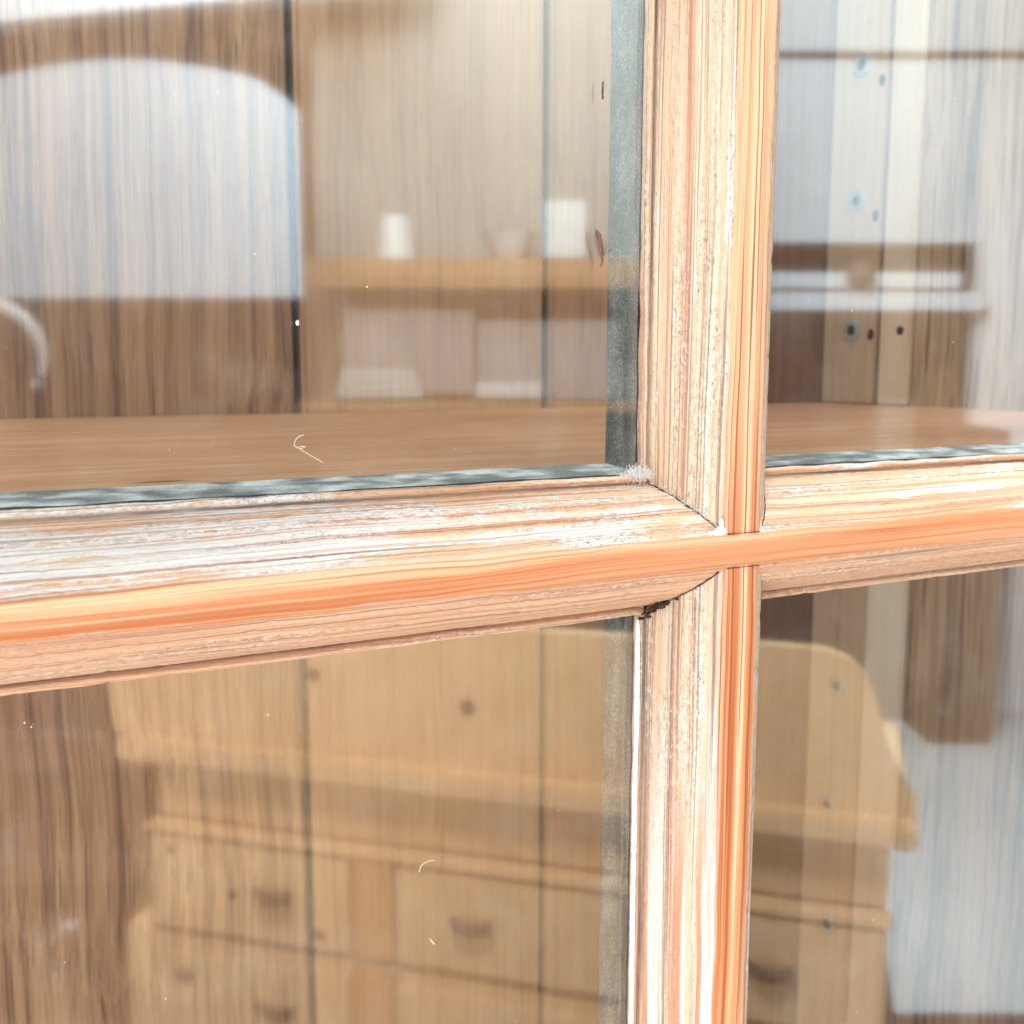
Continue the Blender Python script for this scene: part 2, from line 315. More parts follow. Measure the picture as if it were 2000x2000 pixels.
def profile(half):
    """points (offset from centre, depth, arc distance) from the middle of the flat to the glass and back of the bar"""
    pts = [(0.0, 0.0)]
    for k in range(1, 9): pts.append(((half - 0.0004) * k / 8, 0.0))
    pts += [(half, 0.0003), (half + 0.0003, 0.0011)]
    b0, d0 = half + 0.0003, 0.0011; bw, dh = BB - 0.0003 - 0.0024, HH - d0 - 0.0012
    for k in range(1, 29):
        t = k / 28; e = (math.sin(t * math.pi / 2), 1 - math.cos(t * math.pi / 2))
        pts.append((b0 + bw * (0.55 * t + 0.45 * e[0]), d0 + dh * (0.55 * t + 0.45 * e[1])))
    e0 = half + BB
    pts += [(e0 - 0.0023, HH - 0.0004), (e0 - 0.0019, HH - 0.0003), (e0 - 0.0016, HH - 0.0011), (e0 - 0.0010, HH - 0.0016),
            (e0 - 0.0004, HH - 0.0013), (e0, HH - 0.0006), (e0, HH + 0.0010)]
    return pts

def glazing_bar(name, half, along, a0, a1, front, mat, seed, dep_scale=1.0):
    pts = profile(half); n = len(pts)
    arc = [0.0]
    for i in range(1, n): arc.append(arc[-1] + math.hypot(pts[i][0] - pts[i - 1][0], pts[i][1] - pts[i - 1][1]))
    full = [(-p[0], p[1], -s) for p, s in zip(pts[:0:-1], arc[:0:-1])] + [(p[0], p[1], s) for p, s in zip(pts, arc)]
    step = 0.0011; N = int((a1 - a0) / step)
    bm = bmesh.new(); uvl = bm.loops.layers.uv.new('UVMap'); grid = []
    for i in range(N + 1):
        a = a0 + (a1 - a0) * i / N; row = []
        w1 = noise.noise(Vector((a * 14, seed, 0))) * 0.00055; w2 = noise.noise(Vector((a * 60, seed + 5, 0))) * 0.00022
        for j, (o, d, s) in enumerate(full):
            sg = 1 if o > 0 else -1
            edge = math.exp(-((abs(o) - half) / 0.0018) ** 2)
            end = math.exp(-((abs(o) - half - BB) / 0.0014) ** 2)
            rel = min(1.0, max(0.0, (abs(o) - half) / 0.002))
            lines = noise.noise(Vector((a * 4, s * 850, seed))) * 0.00032 * (0.25 + 0.75 * rel)
            lines += noise.noise(Vector((a * 7, s * 1900, seed + 3))) * 0.00012 * (0.3 + 0.7 * rel)
            pit = noise.noise(Vector((a * 330, s * 600, seed + 9))); pit = -max(0, pit - 0.22) * 0.0008 * rel
            oo = o + sg * (w1 + w2) * (edge + 0.4) + sg * end * noise.noise(Vector((a * 110, sg * 3, seed))) * 0.00035
            dd = d + edge * (abs(noise.noise(Vector((a * 45, sg, seed + 2)))) * 0.0006) - (lines + pit)
            if rel > 0: oo += sg * (lines + pit) * 0.8
            row.append(bm.verts.new((a, front + dd, oo) if along == 'x' else (oo, front + dd, a)))
        grid.append(row)
    for i in range(N):
        for j in range(len(full) - 1):
            q = (grid[i][j], grid[i][j + 1], grid[i + 1][j + 1], grid[i + 1][j])
            ids = ((i, j), (i, j + 1), (i + 1, j + 1), (i + 1, j))
            if along == 'x': q = q[::-1]; ids = ids[::-1]
            f = bm.faces.new(q)
            for lp, (ii, jj) in zip(f.loops, ids):
                lp[uvl].uv = (a0 + (a1 - a0) * ii / N, full[jj][2])
    return link(name, bm, mat, cab, smooth=True)

glazing_bar('horizontal_glazing_bar', WH, 'x', -0.315, 0.2, 0.0, M_h, 2.0)
glazing_bar('vertical_glazing_bar', WV, 'z', -0.34, 0.26, 0.0006, M_v, 7.0)

# door frame around (outside the picture, closes the door)
GY0, GY1 = HH, HH + 0.0022          # glass
def part(name, mat, *a, bev=0.001, parent=cab): return link(name, box(bmesh.new(), *a, bev=bev), mat, parent)
part('door_stile', M_outer, -0.375, -0.315, 0.0, 0.04, -0.40, 0.32, bev=0.002)
part('door_stile', M_outer, 0.20, 0.262, 0.0, 0.04, -0.40, 0.32, bev=0.002)
part('door_rail', M_outer, -0.3148, 0.1998, 0.0, 0.04, 0.262, 0.32, bev=0.002)
part('door_rail', M_outer, -0.3148, 0.1998, 0.0, 0.04, -0.40, -0.342, bev=0.002)
# four panes
xs = ((-0.315, -(WV + 0.004)), (WV + 0.004, 0.20)); zs = ((WH + 0.004, 0.262), (-0.342, -(WH + 0.004)))
for (x0, x1) in xs:
    for (z0, z1) in zs:
        part('glass_pane', M_glass, x0, x1, GY0, GY1, z0, z1, bev=0)

# grey painted inner bars behind the glass
def inner_bar(name, half, along, a0, a1, seed):
    w = half + BB + (0.0016 if along == 'x' else 0.0)
    w0 = half + BB + (0.0002 if along == 'x' else 0.0)
    prof = [(-w0, GY1 + 0.0001), (-w0 - 0.4 * (w - w0) - 0.0001, GY1 + 0.0022), (-w + 0.0002, GY1 + 0.0065), (-w + 0.0011, GY1 + 0.0078), (-w + 0.0004, GY1 + 0.0092), (-w - 0.0002, GY1 + 0.0135), (-w + (0.0001 if along == 'x' else 0.0011), HH + EE)]
    full = prof + [(-p[0], p[1]) for p in prof[::-1]]
    bm = bmesh.new(); N = int((a1 - a0) / 0.0015); grid = []
    for i in range(N + 1):
        a = a0 + (a1 - a0) * i / N; row = []
        for j, (o, y) in enumerate(full):
            k = noise.noise(Vector((a * 80, j * 2.1, seed))) * 0.0003
            o2 = o + (k if o > 0 else -k)
            row.append(bm.verts.new((a, y, o2) if along == 'x' else (o2, y, a)))
        grid.append(row)
    for i in range(N):
        for j in range(len(full) - 1):
            q = (grid[i][j], grid[i][j + 1], grid[i + 1][j + 1], grid[i + 1][j])
            bm.faces.new(q if along == 'z' else q[::-1])
    bmesh.ops.recalc_face_normals(bm, faces=bm.faces)
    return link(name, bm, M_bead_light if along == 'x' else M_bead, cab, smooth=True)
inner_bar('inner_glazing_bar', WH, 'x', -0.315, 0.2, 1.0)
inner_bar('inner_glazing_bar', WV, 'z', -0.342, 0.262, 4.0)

# carcass
YB = 0.45; XR = 0.461
gaps = [-0.5214, -0.3680, -0.1900, 0.0156, 0.1945, 0.3735, XR]
bmats = [M_honey, M_honey2, M_streak, M_honey, M_honey2, M_brown]
for i, m in enumerate(bmats):
    a, b = gaps[i], gaps[i + 1]
    part('back_board', m, a + 0.0027, b - (0.0027 if i < 5 else 0.0), YB, YB + 0.012, -0.62, 0.36, bev=0.003)
part('gap_shade_sheet', M_gap_shade, -0.53, XR + 0.012, YB + 0.0135, YB + 0.02, -0.62, 0.36, bev=0)  # near-black sheet added behind the boards, its colour paints the gap shade
# right side boards seen at a slant, then the pale batten
ys = [0.042, 0.135, 0.228, 0.318, 0.3915]
for a, b in zip(ys, ys[1:]):
    part('side_board', M_side, XR - 0.004, XR + 0.012, a + 0.0006, b - 0.0006, -0.62, 0.36, bev=0.0012)
part('side_fillet', M_fillet, XR - 0.0105, XR - 0.0042, 0.362, 0.3905, 0.0172, 0.36, bev=0.0015)
part('side_fillet', M_fillet, XR - 0.0105, XR - 0.0042, 0.352, 0.3905, -0.62, -0.0025, bev=0.0015)
part('side_board', M_side, XR, XR + 0.012, 0.392, YB, -0.62, 0.36, bev=0.0)
for (z0, z1, y0) in ((0.0172, 0.36, 0.3945), (-0.62, -0.0025, 0.390)):
    bt = part('batten', M_batten, XR - 0.011, XR - 0.0005, y0, YB - 0.0008, z0, z1, bev=0.0012)
    sl = [(0.4189, 0.272), (0.4181, 0.172), (0.4175, 0.0739)] if z0 > 0 else [(0.417, -0.2135), (0.4216, -0.3164), (0.4155, -0.4206)]
    for k, (y, z) in enumerate(sl):
        X = XR - 0.011
        bm = bmesh.new()
        tube(bm, [(X + 0.0005, y, z), (X - 0.0010, y, z), (X - 0.0016, y, z)], [0.0090, 0.0090, 0.0072], 28)
        s = link('screw_cup', bm, M_screw, None, smooth=False); s.parent = bt
        s.data.transform(Matrix.Translation((0, 0, 0.40)))
        bm = bmesh.new(); cyl(bm, (X - 0.0014, y, z), (-1, 0, 0), 0.0045, 0.0006, 20, 0.0036)
        s2 = link('peg_hole', bm, M_hole, None); s2.parent = bt; s2.data.transform(Matrix.Translation((0, 0, 0.40)))
    for (y, z) in ([(0.3985, 0.2600), (0.3990, 0.1619), (0.3985, 0.0731)] if z0 > 0 else []):
        bm = bmesh.new(); cyl(bm, (XR - 0.0108, y, z - 0.002), (-1, 0, 0), 0.0030, 0.0005, 16)
        bmesh.ops.scale(bm, vec=(1, 1, 1.5), verts=bm.verts, space=Matrix.Translation((0, 0, -z)))
        s2 = link('peg_hole', bm, M_hole, None); s2.parent = bt; s2.data.transform(Matrix.Translation((0, 0, 0.40)))
bm = bmesh.new(); cyl(bm, (XR - 0.0103, 0.370, 0.0724), (-1, 0, 0), 0.0034, 0.0005, 16); link('peg_hole', bm, M_hole, cab)
# shelf at the height of the glazing bar, plus the shelves above and below the picture
part('shelf', M_shelf, -0.52, XR - 0.0006, 0.0445, YB - 0.0006, -0.0022, 0.0165, bev=0.0012)
part('top_rail', M_outer, -0.345, XR - 0.001, 0.042, 0.075, 0.335, 0.36, bev=0.001)
part('cabinet_base', M_shelf, -0.52, XR - 0.0006, 0.0445, YB - 0.0006, -0.64, -0.6205, bev=0.001)
part('face_frame', M_outer, 0.2645, XR + 0.012, 0.0, 0.0405, -0.64, 0.36, bev=0.002)
part('face_frame', M_outer, -0.375, 0.262, 0.0, 0.0405, -0.64, -0.4015, bev=0.002)

# wavy bead of white putty along the lower left edge of the vertical bar
bm = bmesh.new(); pts = []; rad = []
for i in range(330):
    z = -0.0195 - i * 0.0009
    r = 0.00072 + 0.00035 * noise.noise(Vector((z * 60, 1, 0))) + 0.0002 * noise.noise(Vector((z * 400, 2, 0)))
    r *= min(1, i / 3 + 0.3)
    if i > 215: r *= 0.9
    pts.append((-(WV + BB) - 0.0001 + 0.0003 * noise.noise(Vector((z * 35, 5, 0))), HH - 0.0004, z)); rad.append(max(0.00025, r))
tube(bm, pts, rad, 8); link('white_putty', bm, M_white, cab, smooth=True)

# shade of the mitre gaps drawn as thin dark tubes, and filler at the crossing
def seam(sx, sz, lo, hi, r0, name='joint_shade_grime', mat=M_gap, off=0.0):
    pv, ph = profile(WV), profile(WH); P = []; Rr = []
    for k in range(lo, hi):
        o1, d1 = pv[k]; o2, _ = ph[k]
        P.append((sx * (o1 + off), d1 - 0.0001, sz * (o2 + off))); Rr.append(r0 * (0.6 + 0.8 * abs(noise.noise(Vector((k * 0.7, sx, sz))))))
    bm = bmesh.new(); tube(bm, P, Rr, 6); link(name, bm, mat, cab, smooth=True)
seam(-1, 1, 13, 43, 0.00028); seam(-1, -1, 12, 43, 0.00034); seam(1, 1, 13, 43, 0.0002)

def lump(bm, c, r, sq=(1, 1, 1), seed=0.0, amp=0.35, sub=3):
    t = bmesh.new(); bmesh.ops.create_icosphere(t, subdivisions=sub, radius=1.0)
    m = {}
    for v in t.verts:
        k = 1 + amp * noise.noise(v.co * 1.7 + Vector((seed, 0, 0))) + amp * 0.5 * noise.noise(v.co * 5 + Vector((seed, 3, 0)))
        m[v] = bm.verts.new(Vector(c) + Vector((v.co.x * sq[0], v.co.y * sq[1], v.co.z * sq[2])) * (r * k))
    for f in t.faces: bm.faces.new([m[v] for v in f.verts])
    t.free()
bm = bmesh.new()
lump(bm, (-0.0066, 0.0016, 0.0052), 0.0014, (1.1, 0.8, 1.0), 1); lump(bm, (-0.0092, 0.0022, 0.0048), 0.0011, (1.5, 0.7, 0.6), 2)
lump(bm, (-0.0068, 0.0012, 0.0072), 0.0008, (0.8, 0.7, 1.6), 3); lump(bm, (-0.0120, 0.0026, 0.0050), 0.0007, (2.2, 0.6, 0.5), 4)
link('filler', bm, M_white, cab, smooth=True)
for sz in (1, -1):     # butt joint shade drawn as dark tubes where the strips meet the through bar
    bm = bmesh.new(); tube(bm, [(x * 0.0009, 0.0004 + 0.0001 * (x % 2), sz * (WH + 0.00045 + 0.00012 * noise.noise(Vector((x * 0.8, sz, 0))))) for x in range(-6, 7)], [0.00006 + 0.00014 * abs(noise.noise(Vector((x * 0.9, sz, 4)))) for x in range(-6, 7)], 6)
    link('joint_shade_grime', bm, M_gap, cab, smooth=True)
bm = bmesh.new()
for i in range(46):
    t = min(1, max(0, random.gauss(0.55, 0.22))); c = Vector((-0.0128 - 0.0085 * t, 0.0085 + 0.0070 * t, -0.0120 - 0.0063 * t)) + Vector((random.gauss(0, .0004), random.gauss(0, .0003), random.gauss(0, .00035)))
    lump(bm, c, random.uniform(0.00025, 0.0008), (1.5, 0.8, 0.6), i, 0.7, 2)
link('joint_shade_grime', bm, M_gap, cab, smooth=True)
bm = bmesh.new()
lump(bm, (-0.0190, 0.0150, -0.0178), 0.0011, (1.7, 0.7, 0.6), 8, 0.5); lump(bm, (-0.0175, 0.0085, -0.0100), 0.0014, (1.8, 0.6, 0.8), 9, 0.3)
link('filler', bm, plain("wood_filler", (0.62, 0.47, 0.33), 0.7, 0.2, 0, 0.25, 700), cab, smooth=True)

# ------------------------------------------------------------------ small things caught on the glass
def curl(name, pts, r, mat, label, cat):
    P = [Vector(p) for p in pts]; Q = []
    for i in range(len(P) - 1):
        p0, p1, p2, p3 = P[max(i - 1, 0)], P[i], P[i + 1], P[min(i + 2, len(P) - 1)]
        for k in range(6):
            t = k / 6; Q.append(0.5 * ((2 * p1) + (p2 - p0) * t + (2 * p0 - 5 * p1 + 4 * p2 - p3) * t * t + (3 * p1 - p0 - 3 * p2 + p3) * t ** 3))
    Q.append(P[-1]); bm = bmesh.new(); tube(bm, Q, r, 5); return tag(link(name, bm, mat, None, smooth=True), label, cat)
gy = GY0 - 0.0001
curl('curled_hair', [(-0.1098, gy, 0.0318), (-0.1114, gy - .0002, 0.0312), (-0.1122, gy - .0004, 0.0296), (-0.1108, gy - .0003, 0.0288), (-0.1096, gy - .0001, 0.0292), (-0.1112, gy, 0.0290), (-0.1085, gy, 0.0272), (-0.1055, gy, 0.0254)], 0.00006, M_hair,
     'pale curled hair stuck to the glass above the horizontal bar', 'hair')
curl('curled_hair', [(-0.0835, gy, -0.0768), (-0.0829, gy, -0.0752), (-0.0812, gy - .0002, -0.0744), (-0.0795, gy, -0.0746)], 0.00007, M_hair,
     'short bent pale hair on the lower left pane', 'hair')
curl('lint_speck', [(-0.0808, gy, -0.0950), (-0.0802, gy, -0.0961), (-0.0796, gy, -0.0968)], 0.0001, M_hair, 'tiny pale speck of lint low on the lower left pane', 'lint')
bm = bmesh.new(); lump(bm, (-0.1107, gy, 0.0562), 0.00055, (0.8, 0.5, 1.0), 3, 0.6, 2); tag(link('paint_flake', bm, M_white), 'small white flake on the glass over the dark board gap', 'paint flake')
bm = bmesh.new()
tube(bm, [(-0.0345, gy, 0.0803), (-0.0340, gy - .0004, 0.0790), (-0.0335, gy - .0006, 0.0768), (-0.0329, gy - .0004, 0.0745), (-0.0325, gy, 0.0728), (-0.0331, gy, 0.0712)], [0.0002, 0.00062, 0.00055, 0.0004, 0.00022, 0.0001], 8)
for dx, dz in ((0.0020, 0.0035), (0.0030, 0.0022), (0.0012, 0.0042)):
    tube(bm, [(-0.0327, gy, 0.0738), (-0.0327 + dx * .5, gy - .0005, 0.0738 + dz * .6), (-0.0327 + dx, gy, 0.0738 + dz)], 0.00006, 4)
tag(link('insect_husk', bm, M_insect, None, smooth=True), 'dark dried insect husk on the upper left pane beside the vertical bar', 'insect')
curl('wood_splinter', [(-0.0330, gy, 0.1155), (-0.0331, gy, 0.1135), (-0.0330, gy, 0.1115)], 0.00025, M_insect, 'tiny dark splinter high on the edge of the grey strip', 'splinter')
# lint and flakes lodged in the corner of the upper left pane
bm = bmesh.new()
for i in range(380):
    s = abs(random.gauss(0, 1)); cx = -(WV + BB) - 0.0002 + random.gauss(0, 0.0022) - s * 0.0010; cz = (WH + BB) + abs(random.gauss(0, 0.0009)) - 0.0002
    cy = HH - 0.0006 - abs(random.gauss(0, 0.0006)); P = []; d = Vector((random.gauss(0, 1), random.gauss(0, .5), random.gauss(0, 1))).normalized() * 0.00035
    p = Vector((cx, cy, cz))
    for k in range(5): P.append(p.copy()); p += d; d = (d + Vector((random.gauss(0, 1), random.gauss(0, .6), random.gauss(0, 1))) * 0.00018)
    tube(bm, P, 0.00005, 4)
tag(link('corner_lint', bm, M_fuzz), 'tuft of white fuzzy lint in the corner above the bar crossing', 'lint', kind='stuff')
bm = bmesh.new()
for i in range(420):     # sanding fuzz lying in the mitre and along the mouldings
    k = random.choice((0, 0, 1, 2)); t = random.random() ** 0.8; idx = int(12 + t * 28); pv, ph = profile(WV), profile(WH)
    if k == 0: c = Vector((-(pv[idx][0]) + random.gauss(0, .0009), pv[idx][1] - 0.0004, ph[idx][0] + abs(random.gauss(0, .0008))))
    elif k == 1: c = Vector((random.uniform(-0.02, -0.008), 0, ph[10][0] + 0.0006)); c.y = 0.0006
    else: c = Vector((WV + random.random() ** 1.6 * 0.02 + 0.001, 0, 0)); j = random.randint(12, 38); c.z = ph[j][0]; c.y = ph[j][1] - 0.0003
    d = Vector((random.gauss(0, 1), random.gauss(0, .4), random.gauss(0, .7))).normalized() * 0.00022; P = []
    for q in range(4): P.append(c.copy()); c = c + d; d = d + Vector((random.gauss(0, 1), random.gauss(0, .4), random.gauss(0, 1))) * 0.0001
    tube(bm, P, 0.00004, 4)
tag(link('sanding_fuzz', bm, M_fuzz), 'fine pale sanding fuzz clinging to the mitred joint of the bars', 'wood fibres', kind='stuff')

# ------------------------------------------------------------------ the workshop behind the camera, which the panes mirror
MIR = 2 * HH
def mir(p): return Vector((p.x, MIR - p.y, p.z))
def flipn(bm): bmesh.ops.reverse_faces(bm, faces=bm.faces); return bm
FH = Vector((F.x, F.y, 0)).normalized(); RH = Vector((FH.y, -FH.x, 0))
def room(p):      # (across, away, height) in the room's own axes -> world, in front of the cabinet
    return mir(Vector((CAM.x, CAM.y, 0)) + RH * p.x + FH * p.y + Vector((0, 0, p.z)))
def rbox(bm, a0, a1, t0, t1, z0, z1, bev=0.0): return box(bm, a0, a1, t0, t1, z0, z1, bev, T=room)
def rpart(name, mat, *a, parent=None, bev=0.004):
    bm = rbox(bmesh.new(), *a, bev=bev); bmesh.ops.recalc_face_normals(bm, faces=bm.faces); return link(name, bm, mat, parent)
M_rwhite = plain("white_painted_joinery", (0.62, 0.66, 0.70), 0.6, 0.3, 0, 0.03, 3)
M_rwall = plain("dark_brown_boarded_wall", (0.085, 0.06, 0.05), 0.7, 0.2, 0, 0.2, 3)
M_rpot = plain("white_glazed_pottery", (0.34, 0.34, 0.33), 0.4, 0.4, 0, 0.05, 6)
M_rpaper = plain("dull_white_paper", (0.30, 0.30, 0.295), 0.8, 0.2, 0, 0.05, 6)
M_rbeige = plain("beige_plaster", (0.17, 0.165, 0.15), 0.8, 0.2, 0, 0.06, 3)
M_rfloor = plain("pale_concrete_floor", (0.62, 0.64, 0.66), 0.7, 0.3, 0, 0.06, 2)
M_rred = plain("reddish_brown_cupboard", (0.05, 0.014, 0.009), 0.5, 0.4, 0, 0.2, 4)
M_rpink = plain("dusty_red_rail", (0.12, 0.06, 0.05), 0.6, 0.3, 0, 0.1, 4)
M_rshelf = plain("brown_wall_shelf", (0.20, 0.11, 0.05), 0.6, 0.3, 0, 0.1, 6)
M_rgrey = plain("pale_grey_crate", (0.15, 0.14, 0.135), 0.7, 0.3, 0, 0.06, 6)
M_rpine = board_material("pine_dresser_wood", (0.62, 0.42, 0.23), (0.50, 0.31, 0.16), (0.70, 0.51, 0.30), 'x', 0.3, 61.0, fscale=0.12)
M_rpine2 = board_material("pine_dresser_orange", (0.52, 0.29, 0.12), (0.36, 0.19, 0.08), (0.60, 0.36, 0.17), 'z', 0.3, 71.0, fscale=0.12)
M_rdark = plain("dark_recess", (0.08, 0.05, 0.03), 0.8, 0.2)
M_rpull = plain("brown_iron_pull", (0.09, 0.05, 0.03), 0.5, 0.4, 0.3)

tag(rpart('floor', M_rfloor, -3.5, 4.5, -0.5, 6.0, -1.50, -1.45, bev=0), kind='structure')
tag(rpart('wall', M_rwall, -3.5, 4.5, 4.90, 5.0, -1.449, 2.6, bev=0), kind='structure')
# ---- white joinery, shelves and walls across the workshop
def single(name, mat, label, cat, *a, bev=0.004, group=None): return tag(rpart(name, mat, *a, bev=bev), label, cat, group)
# arched white panel
bm = bmesh.new(); out = [(-1.45, 0.203)]
for i in range(25):
    t = i / 24; a = -1.45 + 0.948 * t; out.append((a, 0.745 - 0.45 * ((a + 0.90) ** 2) - (0.035 * max(0, (a + 0.62) / 0.118) ** 2 if a > -0.62 else 0)))
out.append((-0.502, 0.203))
fr = [bm.verts.new(room(Vector((a, 2.6, z)))) for a, z in out]; bk = [bm.verts.new(room(Vector((a, 2.64, z)))) for a, z in out]
bm.faces.new(fr); bm.faces.new(bk[::-1])
for i in range(len(out)): j = (i + 1) % len(out); bm.faces.new((fr[i], fr[j], bk[j], bk[i]))
bmesh.ops.recalc_face_normals(bm, faces=bm.faces)
tag(link('arched_panel', bm, plain('bluish_white_paint', (0.32, 0.365, 0.40), 0.6, 0.3, 0, 0.04, 3)), 'white panel with arched top mirrored in the upper left pane', 'panel')
bm = bmesh.new()
for a, z in ((-2.0, 0.90), (-0.3, 1.05)):
    pass
rb = rbox(bm, -2.1, -0.2, 3.0, 3.1, 0.0, 0.5, 0.004)
for v in rb.verts:
    q = v.co; a = (Vector((q.x, MIR - q.y, q.z)) - Vector((CAM.x, CAM.y, 0))).dot(RH); v.co.z += 0.935 + (a + 1.473) * 0.095
bmesh.ops.recalc_face_normals(rb, faces=rb.faces)
tag(link('ceiling_beam', rb, M_rwhite), 'sloping white beam mirrored along the top left corner', 'beam')
single('plaster_wall', M_rbeige, 'beige plastered wall mirrored behind the jars in the upper left pane', 'wall', -0.585, 0.62, 3.25, 3.3, 0.252, 1.6)
single('plaster_wall', M_rbeige, 'lower beige wall mirrored beneath the long brown shelf', 'wall', -0.585, 0.62, 3.25, 3.3, -0.30, 0.20)
single('wall_shelf', M_rshelf, 'long brown shelf carrying white pots mirrored in the upper left pane', 'shelf', -0.60, 0.60, 3.02, 3.2, 0.255, 0.275)
single('thick_plank', M_rshelf, 'thick brown plank lying on the long shelf under the mirrored pots', 'plank', -0.60, 0.60, 3.03, 3.2, 0.2765, 0.338)
t = thing('white_pot', 'white tapered pot, leftmost on the mirrored brown shelf', 'pot', room(Vector((-0.334, 3.1, 0.338))))
bm = bmesh.new(); c = room(Vector((-0.334, 3.1, 0.0)))
tube(bm, [(c.x, c.y, 0.339), (c.x, c.y, 0.452)], [0.060, 0.048], 24); link('body', bm, M_rpot, t)
bm = bmesh.new(); tube(bm, [(c.x, c.y, 0.4525), (c.x, c.y, 0.458)], [0.049, 0.044], 24); link('lid', bm, M_rpot, t)
t = thing('white_jug', 'low white dish with sloping rim in the middle of the mirrored shelf', 'dish', room(Vector((-0.012, 3.1, 0.338))))
c = room(Vector((-0.012, 3.1, 0.0))); bm = bmesh.new(); tube(bm, [(c.x, c.y, 0.339), (c.x, c.y, 0.36), (c.x, c.y, 0.415)], [0.045, 0.055, 0.075], 24); link('body', bm, M_rpot, t)
bm = bmesh.new(); tube(bm, [(c.x, c.y, 0.4155), (c.x, c.y, 0.44)], [0.03, 0.028], 16); link('lid', bm, M_rgrey, t)
single('white_box', M_rpot, 'white box at the right end of the mirrored brown shelf', 'box', 0.085, 0.205, 3.04, 3.16, 0.339, 0.495)
single('crate', M_rgrey, 'wide pale grey crate mirrored below the brown shelf', 'crate', -0.485, -0.11, 3.08, 3.22, -0.04, 0.20)
single('crate', M_rgrey, 'second pale grey crate mirrored beside the wide one', 'crate', -0.10, 0.30, 3.08, 3.22, -0.055, 0.17)
for k in range(4):
    single('paper_pad', M_rpaper, ('bottom', 'second', 'third', 'top')[k] + ' white pad of the small stack mirrored before the wide crate', 'paper pad', -0.485 + 0.004 * k, -0.25 - 0.006 * k, 2.98, 3.06, -0.042 + k * 0.0195, -0.0265 + k * 0.0195, bev=0.001, group='stacked white pads')
single('paper_pad', M_rpaper, 'thick white pad mirrored before the second crate', 'paper pad', -0.10, 0.085, 2.98, 3.06, -0.047, -0.004)
single('long_bench', M_rshelf, 'long brown bench under the mirrored crates', 'bench', -0.60, 0.60, 2.95, 3.24, -0.085, -0.058)
# right hand side of the mirrored room
single('white_wall_panel', M_rwhite, 'large white wall panel mirrored across the upper right pane', 'wall panel', 0.62, 3.2, 4.60, 4.66, 0.552, 1.285)
single('white_wall_panel', M_rwhite, 'white panel above the dark groove mirrored at the top right', 'wall panel', 0.62, 3.2, 4.62, 4.66, 1.325, 2.3)
t = thing('white_shelf_unit', 'double white rail with a thin red gap mirrored low in the upper right pane', 'rail', room(Vector((1.3, 4.4, 0.26))))
link('rail', flipn(rbox(bmesh.new(), 0.60, 1.80, 4.36, 4.42, 0.350, 0.412, 0.004)), M_rwhite, t)
link('rail', flipn(rbox(bmesh.new(), 0.60, 1.90, 4.36, 4.42, 0.263, 0.335, 0.004)), M_rwhite, t)
link('gap_strip', flipn(rbox(bmesh.new(), 0.60, 1.80, 4.39, 4.42, 0.336, 0.349, 0.0)), M_rred, t)
c = room(Vector((1.387, 4.34, 0.40))); bm = bmesh.new(); lump(bm, c, 0.055, (1, 1, 1), 2, 0.1); tag(link('round_knob', bm, M_rpink, None, smooth=True), 'pinkish round knob mirrored on the white rail', 'knob')
single('door_frame', M_rwhite, 'tall white door frame mirrored along the right edge', 'door frame', 1.915, 2.75, 4.45, 4.55, -1.449, 0.549)
single('white_post', M_rbeige, 'narrow pale post mirrored beside the dark cupboard', 'post', 1.50, 1.645, 4.38, 4.44, -1.449, -0.10)
single('tall_cupboard', M_rwall, 'dark brown cupboard mirrored in the lower right pane', 'cupboard', 1.66, 1.91, 4.10, 4.44, -1.449, -0.2)
single('rug', M_rwall, 'dark brown mat on the pale floor mirrored at the bottom right', 'mat', -2.2, 2.2, 1.2, 2.30, -1.4495, -1.44)
# reddish cupboard behind the dresser
t = thing('brown_cupboard', 'reddish brown cupboard mirrored at the lower left behind the dresser', 'cupboard', room(Vector((-1.2, 2.5, -1.449))))
link('body', flipn(rbox(bmesh.new(), -1.9, -0.5, 2.32, 2.8, -1.449, -0.35, 0.01)), M_rred, t)
link('rail', flipn(rbox(bmesh.new(), -1.9, -0.55, 2.26, 2.318, -0.845, -0.765, 0.006)), M_rpink, t)
link('plinth', flipn(rbox(bmesh.new(), -1.9, -0.55, 2.262, 2.318, -1.4395, -1.32, 0.006)), M_rred, t)
link('rail', flipn(rbox(bmesh.new(), -1.9, -0.55, 2.26, 2.318, -1.11, -1.05, 0.006)), M_rpink, t)
bm = bmesh.new(); lump(bm, room(Vector((-0.98, 2.23, -1.19))), 0.02, (1, 1, 0.7), 1, 0.05); link('knob', bm, plain("grey_knob", (0.3, 0.3, 0.3), 0.15, 0.6), t, smooth=True)
# white hoop
bm = bmesh.new(); P = []
for i in range(37):
    a = math.pi * (1.05 - i / 36 * 1.25); P.append(room(Vector((-0.775 + 0.082 * math.cos(a), 1.6, 0.055 + 0.078 * math.sin(a)))))
tube(bm, P, [0.016 - 0.009 * (i / 36) for i in range(37)], 10)
tag(link('white_hoop', bm, M_rpot, None, smooth=True), 'curved white hoop mirrored at the left edge of the upper left pane', 'hoop')
bm = bmesh.new(); tube(bm, [room(Vector((-1.15, 1.62, -1.45))), room(Vector((-1.15, 1.62, 0.02))), room(Vector((-0.857, 1.6, 0.03)))], 0.012, 10)
tag(link('hoop_stand', bm, M_rwall), 'thin dark pole carrying the white hoop', 'stand')

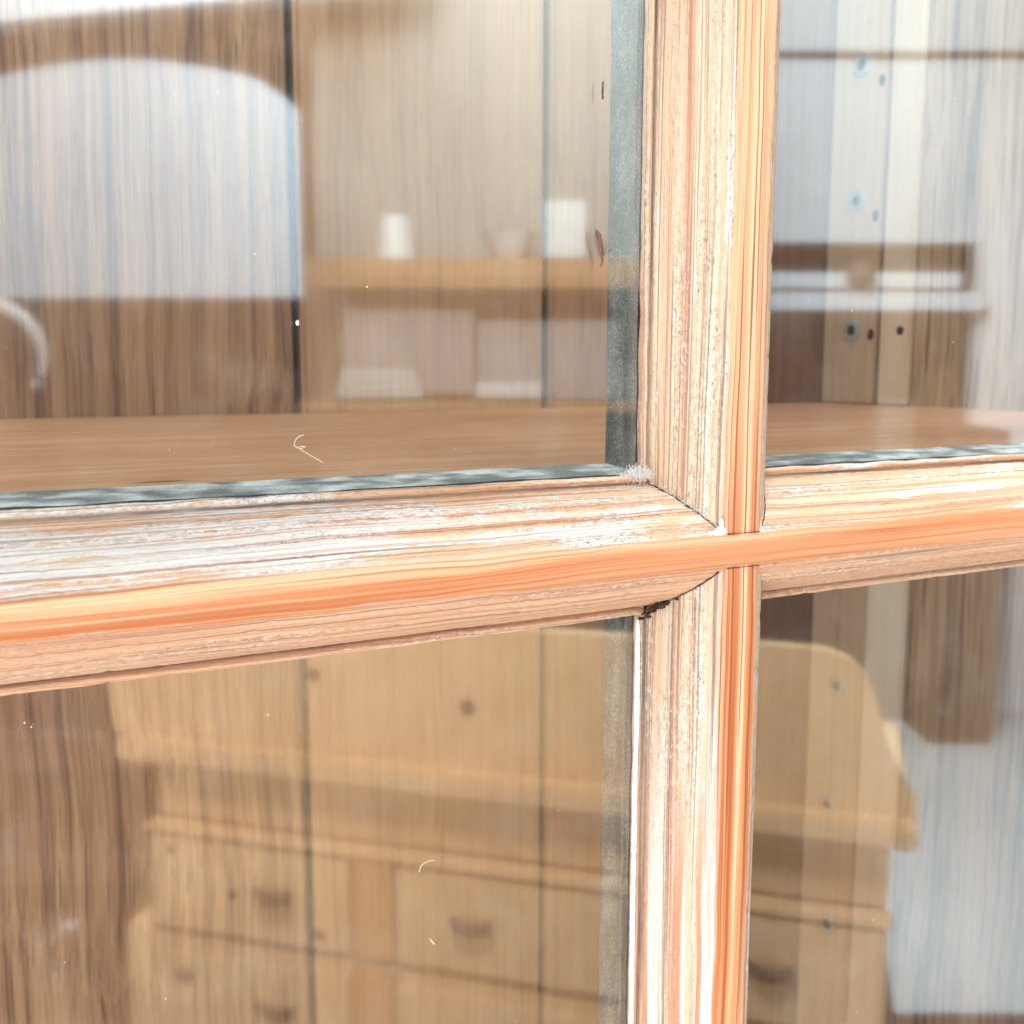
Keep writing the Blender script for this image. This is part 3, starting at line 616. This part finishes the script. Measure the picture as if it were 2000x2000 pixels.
# pine dresser
DO = Vector((0.061, 1.546, 0)); DW = Vector((0.7274, -0.6862, 0)); DM = Vector((0.6862, 0.7274, 0))
def dr(p): return mir(DO + DW * p.x + DM * p.y + Vector((0, 0, p.z)))
dres = thing('pine_dresser', 'knotty pine dresser with shaped backboard, cup handled drawers mirrored in the lower panes', 'dresser', dr(Vector((0.56, 0.25, -1.45))))
def dpart(name, mat, w0, w1, d0, d1, z0, z1, bev=0.003, parent=None):
    bm = box(bmesh.new(), w0, w1, d0, d1, z0, z1, bev, T=dr); bmesh.ops.recalc_face_normals(bm, faces=bm.faces)
    return link(name, bm, mat, parent or dres)
out = [(-0.07, -0.556), (-0.075, -0.48), (-0.09, -0.40), (-0.10, -0.34), (0.90, -0.335), (1.00, -0.333), (1.06, -0.335), (1.09, -0.345), (1.112, -0.365), (1.126, -0.395), (1.140, -0.45), (1.160, -0.50), (1.182, -0.53), (1.184, -0.556)]
bm = bmesh.new(); fr = [bm.verts.new(dr(Vector((a, 0.02, z)))) for a, z in out]; bk = [bm.verts.new(dr(Vector((a, 0.045, z)))) for a, z in out]
bm.faces.new(fr); bm.faces.new(bk[::-1])
for i in range(len(out)): j = (i + 1) % len(out); bm.faces.new((fr[i], fr[j], bk[j], bk[i]))
bmesh.ops.recalc_face_normals(bm, faces=bm.faces); link('backboard', bm, M_rpine, dres)
dpart('top_board', M_rpine, -0.046, 1.185, -0.015, 0.43, -0.592, -0.556, 0.006)
dpart('frieze', M_rpine, 0.0, 1.155, 0.035, 0.42, -0.70, -0.593)
dpart('moulding', M_rpine, 0.0, 1.16, -0.008, 0.03, -0.708, -0.6985, 0.002)
dpart('carcass', M_rpine, 0.0, 1.155, 0.012, 0.42, -0.876, -0.7085)
dpart('base', M_rpine, -0.05, 1.175, 0.004, 0.43, -1.40, -0.884, 0.004)
dpart('foot_plinth', M_rpine2, -0.02, 1.15, 0.03, 0.42, -1.449, -1.401)
dpart('recess', M_rdark, 0.005, 1.15, 0.03, 0.41, -0.8835, -0.8765, 0)
for (a, b) in ((0.008, 0.362), (0.440, 0.792), (0.865, 1.150)):
    for (z0, z1) in ((-0.872, -0.716), (-1.075, -0.905), (-1.27, -1.10)):
        d = dpart('drawer', M_rpine, a, b, -0.006 if z0 > -0.9 else -0.012, 0.002 if z0 < -0.9 else 0.0115, z0, z1, 0.003)
        cx = {0.008: 0.235, 0.440: 0.566, 0.865: 1.0}[a]; cz = (z0 + z1) / 2 + 0.018
        bm = bmesh.new(); P = []
        for i in range(13):
            q = math.pi * (1 + i / 12); P.append(dr(Vector((cx + 0.028 * math.cos(q), -0.020, cz + 0.016 * math.sin(q)))))
        tube(bm, P, [0.006 + 0.004 * math.sin(math.pi * i / 12) for i in range(13)], 8)
        h = link('cup_handle', bm, M_rpull, dres, smooth=True); h.parent = d
        h.data.transform(Matrix.Translation((0, 0, 0)))
for (a, z, r) in ((0.07, -0.95, 0.016), (0.16, -0.80, 0.008), (0.05, -0.735, 0.008), (0.31, -0.845, 0.010), (0.55, -0.46, 0.012), (0.30, -0.43, 0.010), (0.86, -0.47, 0.013)):
    bm = bmesh.new(); q = -0.0135 if z < -0.9 else (-0.0075 if z < -0.6 else 0.0185)
    P = [dr(Vector((a, q, z))), dr(Vector((a, q + 0.003, z)))]; tube(bm, P, r, 16); link('knot', bm, M_rdark, dres)
for (a, b) in ((0.366, 0.436), (0.796, 0.861)):
    dpart('divider', M_rpine2, a, b, -0.004, 0.0115, -0.874, -0.7095, 0.002)
    dpart('divider', M_rpine2, a, b, -0.010, 0.0035, -1.38, -0.892, 0.002)
